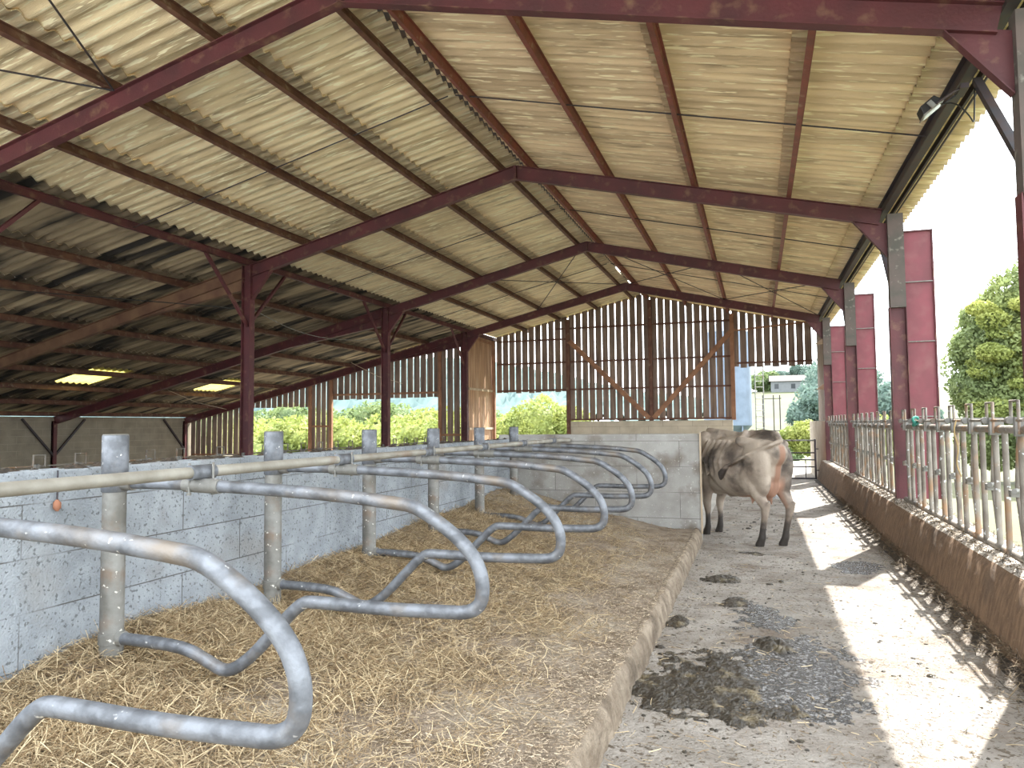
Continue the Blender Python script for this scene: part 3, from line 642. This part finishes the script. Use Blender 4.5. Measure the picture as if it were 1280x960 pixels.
# ------------------------------------------------------------------ the cow
def ico(b, c, r, sub=3):
    import bmesh
    bm = bmesh.new(); bmesh.ops.create_icosphere(bm, subdivisions=sub, radius=1)
    rr = r if hasattr(r, '__len__') else (r,r,r)
    b.add([(c[0]+v.co.x*rr[0], c[1]+v.co.y*rr[1], c[2]+v.co.z*rr[2]) for v in bm.verts], [tuple(v.index for v in f.verts) for f in bm.faces]); bm.free()
def cap(b, p, q, r0, r1, n=12):
    """tapered capsule as overlapping balls"""
    p = Vector(p); q = Vector(q); L_ = (q-p).length; k = max(2, int(L_/(min(r0,r1)*.45)))
    for i in range(k+1):
        t_ = i/k; ico(b, p.lerp(q, t_), r0+(r1-r0)*t_, 2)
cw = MB()
ico(cw, (.12,0,.98), (.66,.32,.34)); ico(cw, (.02,0,.87), (.52,.33,.32)); ico(cw, (-.10,0,.80), (.34,.24,.22))
ico(cw, (.52,0,.92), (.34,.24,.38)); ico(cw, (.58,0,1.16), (.30,.17,.24)); ico(cw, (-.38,0,1.12), (.36,.22,.23))
for s in (-1, 1):
    ico(cw, (.60,s*.17,1.02), (.18,.10,.30)); ico(cw, (.64,s*.13,1.26), (.14,.07,.12))
    ico(cw, (-.24,s*.235,1.27), (.075,.045,.05)); cap(cw, (-.24,s*.235,1.265), (-.64,s*.10,1.22), .06, .055)
    ico(cw, (-.655,s*.10,1.225), (.045,.04,.045)); cap(cw, (-.24,s*.22,1.25), (-.12,s*.05,1.36), .06, .045)
    ico(cw, (-.44,s*.17,.98), (.24,.115,.30)); ico(cw, (-.32,s*.20,.80), (.15,.09,.19)); ico(cw, (-.54,s*.155,.82), (.12,.085,.22))
    # ribs
    for r_ in range(5):
        x = .02+.105*r_; cap(cw, (x, s*.20, 1.25), (x+.05, s*.318, 1.0), .03, .026); cap(cw, (x+.05, s*.316, 1.0), (x+.03, s*.30, .82), .026, .02)
def leg_chain(pts):
    for (p, r0), (q, r1) in zip(pts[:-1], pts[1:]): cap(cw, p, q, r0, r1)
# hind legs (small difference in stance)
for s, dx in ((1, .02), (-1, -.05)):
    leg_chain([((-.36+dx*.4,s*.18,.80),.115), ((-.50+dx,s*.165,.62),.078), ((-.60+dx,s*.155,.49),.058), ((-.575+dx,s*.15,.36),.043), ((-.53+dx,s*.145,.20),.040), ((-.52+dx,s*.145,.13),.048), ((-.485+dx,s*.145,.06),.050), ((-.47+dx,s*.145,.03),.058)])
    cap(cw, (-.66+dx,s*.155,.535), (-.60+dx,s*.15,.44), .028, .035)
for s, dx in ((1, .05), (-1, .16)):
    leg_chain([((.54,s*.17,.88),.105), ((.53+dx*.6,s*.155,.66),.078), ((.55+dx,s*.145,.44),.058), ((.545+dx,s*.14,.40),.055), ((.54+dx,s*.14,.30),.038), ((.54+dx,s*.14,.18),.037), ((.545+dx,s*.14,.12),.046), ((.57+dx,s*.14,.055),.048), ((.58+dx,s*.14,.03),.056)])
# spine, tail head and tail lying along the flank
cap(cw, (.72,0,1.385), (.05,0,1.335), .042, .036); cap(cw, (.05,0,1.335), (-.38,0,1.365), .036, .040); cap(cw, (-.38,0,1.365), (-.62,0,1.335), .045, .050)
cap(cw, (-.62,0,1.33), (-.735,.03,1.27), .048, .034); cap(cw, (-.735,.03,1.27), (-.70,.16,1.22), .030, .028)
cap(cw, (-.70,.16,1.22), (-.45,.305,1.10), .028, .024); cap(cw, (-.45,.305,1.10), (-.12,.355,.955), .024, .021)
cap(cw, (-.12,.355,.955), (-.03,.37,.86), .030, .046); cap(cw, (-.03,.37,.86), (-.02,.37,.79), .046, .022)
# perineum and udder
ico(cw, (-.55,0,1.00), (.105,.10,.27)); ico(cw, (-.52,0,1.18), (.17,.13,.12))
ico(cw, (-.30,0,.68), (.22,.125,.16)); ico(cw, (-.49,0,.76), (.12,.100,.18)); ico(cw, (-.10,0,.72), (.20,.12,.10))
for x in (-.42,-.24):
    for s in (-1,1): cap(cw, (x,s*.065,.58), (x,s*.07,.50), .027, .016)
cap(cw, (.25,0,.62), (-.1,0,.64), .09, .07); ico(cw, (.30,0,.72), (.38,.22,.16))
# neck and lowered head
leg = [((.72,0,1.14),.22), ((.98,0,1.14),.165), ((1.22,0,1.12),.125)]
leg_chain(leg); cap(cw, (.78,0,.98), (1.15,0,1.02), .12, .08)
ico(cw, (1.30,0,1.12), (.15,.115,.13)); cap(cw, (1.33,0,1.08), (1.62,0,.92), .095, .068); ico(cw, (1.655,0,.90), (.06,.075,.055))
cap(cw, (1.28,0,1.0), (1.5,0,.93), .07, .05)
for s in (-1, 1):
    cap(cw, (1.25,s*.10,1.19), (1.20,s*.26,1.19), .032, .018); ico(cw, (1.20,s*.22,1.19), (.03,.09,.045)); ico(cw, (1.38,s*.085,1.12), (.035,.02,.025))
tmp = cw.build('cow_tmp', galv, origin=(0,0,0), recalc=False)
md = tmp.modifiers.new('r', 'REMESH'); md.mode = 'VOXEL'; md.voxel_size = .013; md.use_smooth_shade = True
ms = tmp.modifiers.new('s', 'SMOOTH'); ms.factor = .6; ms.iterations = 9
dg = bpy.context.evaluated_depsgraph_get(); me = bpy.data.meshes.new_from_object(tmp.evaluated_get(dg))
me.transform(Matrix.Diagonal((1,1,1.02,1)))
bpy.data.objects.remove(tmp)
# hide pattern
m, nt, pb, mix, ramp, nz, mapped = mat('grey_brown_hide', (.40,.335,.27), .7, var=(.21,.165,.13), scale=3.4, contrast=(.42,.62), bump=.3, bscale=70, stain=(.075,.060,.05), stscale=2.6, stthr=(.50,.64), stst=(1,1,1.2))
N = nt.nodes; L = nt.links; tc = [n_ for n_ in N if n_.type == 'TEX_COORD'][0]
sx = N.new('ShaderNodeSeparateXYZ'); L.new(tc.outputs['Object'], sx.inputs[0])
def mathn(op, a, c=None):
    q = N.new('ShaderNodeMath'); q.operation = op
    for i, v in ((0,a),(1,c)):
        if v is None: continue
        if hasattr(v, 'links'): L.new(v, q.inputs[i])
        else: q.inputs[i].default_value = v
    return q.outputs[0]
col = pb.inputs['Base Color'].links[0].from_socket
def rng_(v, a, c): return ramp(v, a, c)
nzv = mathn('MULTIPLY', mathn('SUBTRACT', nz(9.), .5), .25)
# dirty dark shanks and hooves
col = mix(rng_(mathn('ADD', sx.outputs[2], nzv), .34, .22), col, (.045,.038,.033))
# pink udder: under the belly, between the legs
ay = mathn('ABSOLUTE', sx.outputs[1])
ud = mathn('MULTIPLY', mathn('MULTIPLY', rng_(ay, .115, .085), rng_(sx.outputs[2], .88, .76)), mathn('MULTIPLY', rng_(sx.outputs[0], .05, -.05), rng_(sx.outputs[2], .46, .50)))
col = mix(ud, col, (.40,.235,.165))
# pale pink skin between the thighs below the tail
pk = mathn('MULTIPLY', mathn('MULTIPLY', rng_(ay, .055, .03), rng_(sx.outputs[0], -.55, -.60)), rng_(sx.outputs[2], 1.26, 1.22))
col = mix(pk, col, (.27,.15,.10))
# tail switch
tw = mathn('MULTIPLY', rng_(sx.outputs[1], .335, .35), rng_(sx.outputs[2], .955, .93))
col = mix(tw, col, (.04,.03,.025))
L.new(col, pb.inputs['Base Color'])
me.materials.clear(); me.materials.append(m)
cow = bpy.data.objects.new('cow', me); C.objects.link(cow)
hd = Vector((-.63,.775)); ang = math.atan2(hd.y, hd.x)
# hind hooves midpoint at (.13, 9.47)
cow.rotation_euler = (0,0,ang); hx = -.49
cow.location = (.13 - hx*math.cos(ang), 9.50 - hx*math.sin(ang), -.018)
tag(cow, 'grey-brown dairy cow standing in the lane, seen from behind with its head beyond the partition', 'cow')

# ------------------------------------------------------------------ outside: silo, tower, house, trees
t = thing('feed_silo', (-1.45, 40, -.3), 'pale blue steel feed silo beyond the lane doorway', 'silo')
MB().tube([(-1.45,40,1.35),(-1.45,40,6.2)], 1.22, 32).build('tank', silom, t)
MB().tube([(-1.45,40,.25),(-1.45,40,1.35)], [.2,1.22], 32).build('cone', silom, t)
MB().tube([(-1.45,40,6.2),(-1.45,40,6.9)], [1.22,.25], 32).build('roof_cone', silom, t)
for a in (.6, 2.2, 3.8, 5.4): MB().tube([(-1.45+1.15*math.cos(a),40+1.15*math.sin(a),-.5),(-1.45+1.15*math.cos(a),40+1.15*math.sin(a),1.7)], .045, 8).build('leg', silom, t)
b = MB()
for dx in (0, .4): b.tube([(-.05+dx,39.6,-.3),(-.05+dx,39.6,5)], .03, 6)
for k in range(16): b.tube([(-.05,39.6,.0+.3*k),(.35,39.6,.0+.3*k)], .02, 5)
b.build('ladder', galvold, t)
t = thing('pole_frame', (1.0, 46, -.3), 'thin steel pole frame standing outside, beside the silo ladder', 'frame')
for x in (.35,.95,1.3): MB().tube([(x,46,-.6),(x,46,3.1)], .035, 6).build('pole', dark, t)
for z in (1.0,2.9): MB().tube([(.3,46,z),(1.4,46,z)], .03, 6).build('crossbar', dark, t)

def house(x, y, z, w_, d_, h_, lab):
    t = thing('farmhouse', (x, y, z), lab, 'house')
    bx(x-w_/2, x+w_/2, y, y+d_, z, z+h_).build('walls', white, t)
    b = MB().prism([(y-.4,z+h_),(y+d_+.4,z+h_),(y+d_/2,z+h_+1.5)], 'x', x-w_/2-.4, x+w_/2+.4); b.build('roof', tile, t)
    for k in range(3):
        xx = x-w_/2+1.2+k*(w_-2.4)/2
        bx(xx-.45, xx+.45, y-.04, y-.0, z+.9, z+2.0).build('window', glassm, t)
    return t
house(8.0, 178, terrain_h(8,178)-.1, 9.5, 6, 2.6, 'long low pale farmhouse on the far hillside')

def foliage(blobs, nleaf, size, seed, core=.78):
    r = np.random.default_rng(seed); b_v = []; b_f = []
    w_ = np.array([bl[3]*bl[4]+bl[3]*bl[5] for bl in blobs]); w_ = w_/w_.sum()
    for bl, ww in zip(blobs, w_):
        n = int(nleaf*ww)
        d = r.normal(size=(n,3)); d /= np.linalg.norm(d, axis=1)[:,None]
        rad = r.uniform(.80, 1.05, n)**.7
        bump = np.array([1+.22*pnoise(Vector((v[0]*2.2+bl[0], v[1]*2.2+bl[1], v[2]*2.2))) for v in d])
        p = np.array(bl[:3]) + d*np.array(bl[3:6])*(rad*bump)[:,None]
        a = r.normal(size=(n,3)); a /= np.linalg.norm(a, axis=1)[:,None]
        c = np.cross(a, d + r.normal(size=(n,3))*.5); c /= np.linalg.norm(c, axis=1)[:,None]+1e-6
        s_ = size*r.uniform(.6,1.4,n)[:,None]
        q = np.stack([p+a*s_, p+c*s_*.55, p-a*s_, p-c*s_*.55], 1)
        b_v.append(q.reshape(-1,3))
    V = np.concatenate(b_v); nq = len(V)//4
    return V, nq
def crown_mesh(name, blobs, nleaf, size, m, seed, parent, core=.75):
    V, nq = foliage(blobs, nleaf, size, seed)
    cb_ = MB()
    for bl in blobs: ico(cb_, bl[:3], (bl[3]*core, bl[4]*core, bl[5]*core), 2)
    cv = np.array(cb_.v); off = len(V); o = np.array(ORG[parent.name])
    AV = np.concatenate([V, cv]) - o
    me = bpy.data.meshes.new(name); me.vertices.add(len(AV)); me.vertices.foreach_set('co', AV.ravel())
    F4 = np.arange(nq*4); F3 = np.array(cb_.f).ravel() + off
    lv = np.concatenate([F4, F3]); me.loops.add(len(lv)); me.loops.foreach_set('vertex_index', lv.astype(np.int32))
    ls = np.concatenate([np.arange(0, nq*4, 4), nq*4 + np.arange(0, len(F3), 3)]); me.polygons.add(len(ls)); me.polygons.foreach_set('loop_start', ls.astype(np.int32)); me.update(calc_edges=True)
    me.materials.append(m); ob = bpy.data.objects.new(name, me); C.objects.link(ob); ob.parent = parent; ORG[ob.name] = tuple(o); return ob
leaf_m = leaf('mid_green_leaves', (.26,.31,.11), (.15,.20,.08))
def tree(name, x, y, h, r, m, lab, cat, nleaf, size, seed, group=None, nb=7, zt=None, trunk=True, spread=.62):
    rr = random.Random(seed); z = terrain_h(x, y) if zt is None else zt
    t = thing(name, (x, y, z), lab, cat, group); c0 = z+h-r*.9
    blobs = [(x, y, c0, r*.72, r*.72, r*.75)]
    for k in range(nb):
        a = k*2*PI/nb + rr.uniform(-.3,.3); q = spread*r; v = rr.uniform(-.45,.45)*r
        s_ = rr.uniform(.34,.52)*r; blobs.append((x+q*math.cos(a), y+q*math.sin(a), c0+v, s_, s_, s_*.85))
    crown_mesh('crown', blobs, nleaf, size, m, seed, t)
    if trunk:
        b = MB().tube([(x,y,z-.3),(x+.04*h,y,z+h*.3),(x,y,c0)], [.06*r+.08,.05*r+.05,.05], 8)
        for k in range(4):
            a = k*1.6+.4; b.tube([(x,y,c0-r*.6),(x+.5*r*math.cos(a),y+.5*r*math.sin(a),c0+.1*r)], [.05*r,.02*r], 6)
        b.build('trunk', bark, t)
    return t
# big tree beyond the feed barrier
t = thing('broadleaf_tree', (7.8, 24.5, -.3), 'large bright green tree standing beyond the feed barrier', 'tree')
bl = [(7.6,24.5,3.3,2.1,2.0,1.9),(6.4,24.2,3.6,1.0,1.0,.75),(5.9,24.0,2.4,.65,.8,.6),(6.4,23.8,1.9,.9,1.0,1.0),(6.5,24.4,4.5,.75,.8,.55),(7.4,24.0,4.9,1.2,1.2,.9),(8.6,24.4,5.2,1.5,1.4,1.2),(9.6,24.6,2.9,1.9,1.5,2.0),(7.6,23.6,1.5,1.7,1.3,1.2),(6.3,23.8,.9,.9,1.0,.8),(9.2,24,5.6,1.2,1.0,.8)]
crown_mesh('crown', bl, 80000, .062, leaf_m, 5, t, core=.62)
rr_ = random.Random(4)
crown_mesh('crown', [(rr_.uniform(5.9,9.2), 23.2+rr_.uniform(-.3,.5), rr_.uniform(1.0,4.7), rr_.uniform(.2,.42), .3, rr_.uniform(.14,.3)) for _ in range(44)], 26000, .055, leaf_y, 6, t, core=.2)
crown_mesh('crown', [(rr_.uniform(7.2,9.6), 22.9+rr_.uniform(-.2,.4), rr_.uniform(.6,3.0), rr_.uniform(.35,.7), .4, rr_.uniform(.3,.5)) for _ in range(10)], 12000, .055, leaf_b, 8, t, core=.2)  # blue-green clumps put the shade low in the crown into leaf colour
b = MB().tube([(7.8,24.5,-.5),(7.75,24.5,1.6),(7.9,24.5,3.6)], [.28,.2,.1], 10)
for q in ((6.4,24.2,3.6),(8.9,24.4,4.6),(7.4,24.0,4.8),(5.8,24,2.5),(5.6,24.1,3.3),(6.2,24.2,4.6)): b.tube([(7.77,24.5,1.7),q], [.1,.02], 6)
b.build('trunk', bark, t)
i = 20
def T(*a, **k): return tree(*a, **k)
T('broadleaf_tree', 10.0, 62, 7.0, 3.3, leaf_b, 'bluish tree visible between the red plates', 'tree', 9000, .17, 31)
T('bush', 6.9, 46, 3.0, 1.9, leaf_y, 'yellow-green bush just below it between the red plates', 'bush', 7000, .11, 32, trunk=False)
T('broadleaf_tree', -14.6, 50, 5.2, 3.5, leaf_y, 'single round sunlit tree framed by the square gable opening', 'tree', 22000, .12, 33)
T('bush', 1.9, 33, 2.1, .95, leaf_y, 'bright yellow-green bush at the edge of the lane doorway', 'bush', 6000, .07, 34, trunk=False)
T('bush', 1.1, 40, 1.5, 1.1, leaf_g, 'low green bush just behind the gate', 'bush', 4000, .08, 35, trunk=False)
for k, (x, y, h, r, m_k, lab) in enumerate([
    (11.5,118,11,6.2,leaf_b,'dark bluish tree on the slope below the farmhouse'), (8.5,110,6,4.2,leaf_b,'smaller bluish tree next to the slope trees'),
    (13.0,140,11,6.0,leaf_b,'tall bluish tree beside the farmhouse'), (4.5,196,6,4,leaf_b,'dark round tree behind the farmhouse roof'),
    (11.8,196,7,3.5,leaf_b,'small crown peeping over the farmhouse'), (1.8,185,5,3.5,leaf_g,'low tree on the skyline beside the silo')]):
    T('broadleaf_tree', x, y, h, r, m_k, lab, 'tree', 5000, .30, 50+k, group='trees on the far hillside')
# trees and bushes beyond the lean-to openings
kk = 0
specs = []
rs = random.Random(3)
for row, (y, hmin, hmax, r_, m_k) in enumerate([(36, 2.3, 2.9, 2.0, leaf_y), (47, 3.4, 4.3, 2.5, leaf_y), (62, 5.2, 6.4, 3.4, leaf_g)]):
    n = 7 if row == 0 else 9
    for k in range(n):
        rx = -.84 + .46*(k+.5)/n
        specs.append((rx*y*1.0 + rs.uniform(-.4,.4), y+rs.uniform(-1.5,1.5), rs.uniform(hmin,hmax), r_*rs.uniform(.8,1.2), m_k, row, k))
wd = ['row right outside the lean-to', 'middle row outside the lean-to', 'back row below the wooded hill']
kn = ['sunlit yellow-green tree', 'bushy yellow-green tree', 'mid green tree']
for (x, y, h, r_, m_k, row, k) in specs:
    T('hedgerow_tree', x, y, h, r_, m_k, '%s in the %s, %s from the low side' % (kn[row], wd[row], ['first','second','third','fourth','fifth','sixth','seventh','eighth','ninth'][k]), 'tree', 3800, .12+.03*row, 100+row*20+k, group='trees outside the lean-to openings')
# wooded hills
hm = M_('haze_tinted_woodland', (.085,.135,.13), .95, var=(.055,.098,.10), scale=.16, bump=1, bscale=.8)  # blue haze of the distance is put into the woodland colour
hb = MB(); nx, ny = 300, 46
vs = []
for j in range(ny):
    for i_ in range(nx):
        x = -330 + 420*i_/(nx-1); v = j/(ny-1); y = 215 + 130*v
        s_ = max(0, min(1, (-x-5)/70)) * .72 + .28
        hgt = 2 + (16+14*max(0,min(1,(-x-70)/60)))*s_*math.sin(min(1, v*1.15)*PI/2)*(1+.22*pnoise(Vector((x*.012, 0, 4))))
        c = abs(pnoise(Vector((x*.16, y*.16, 1)))) ; c2 = abs(pnoise(Vector((x*.4, y*.4, 6))))
        vs.append((x, y, hgt - 3 + 5*(1-c*2) + 1.6*(1-c2*2)))
hb.add(vs, [(j*nx+i_, j*nx+i_+1, (j+1)*nx+i_+1, (j+1)*nx+i_) for j in range(ny-1) for i_ in range(nx-1)], True)
struct(hb.build('hills', hm, recalc=False), 'wooded hills on the horizon, haze put into their blue-green colour')

# ------------------------------------------------------------------ light, world, camera
sd = Vector((.35,.81,1)).normalized()
sl = bpy.data.lights.new('sun', 'SUN'); sl.energy = 16; sl.angle = math.radians(.55); sl.color = (1,.95,.87)
so = bpy.data.objects.new('sun', sl); C.objects.link(so); so.rotation_euler = sd.to_track_quat('Z', 'Y').to_euler()
w = bpy.data.worlds.new('world'); bpy.context.scene.world = w; w.use_nodes = True
bg = w.node_tree.nodes['Background']; bg.inputs[0].default_value = (.90,.955,1,1); bg.inputs[1].default_value = 5.0
cd = bpy.data.cameras.new('camera'); cam = bpy.data.objects.new('camera', cd); C.objects.link(cam)
f, yaw, pit, rol = 913.64, .3227, .0554, -.0093
cd.sensor_width = 36; cd.lens = f/1280*36; cd.clip_end = 2000; cd.clip_start = .05
cy, sy = math.cos(yaw), math.sin(yaw)
Fv = Vector((-sy,cy,0)); Rv = Vector((cy,sy,0)); U = Vector((0,0,1))
F2 = Fv*math.cos(pit)+U*math.sin(pit); U2 = U*math.cos(pit)-Fv*math.sin(pit)
R3 = Rv*math.cos(rol)+U2*math.sin(rol); U3 = U2*math.cos(rol)-Rv*math.sin(rol)
Mx = Matrix((R3, U3, -F2)).transposed().to_4x4(); Mx.translation = Vector((0,0,1.5)); cam.matrix_world = Mx
sc = bpy.context.scene; sc.camera = cam
sc.view_settings.view_transform = 'Standard'; sc.view_settings.look = 'None'; sc.view_settings.gamma = 1; sc.view_settings.exposure = .10
sc.view_settings.use_curve_mapping = False
sc.cycles.max_bounces = 10; sc.cycles.diffuse_bounces = 6; sc.cycles.sample_clamp_indirect = 12
sc.cycles.use_denoising = True
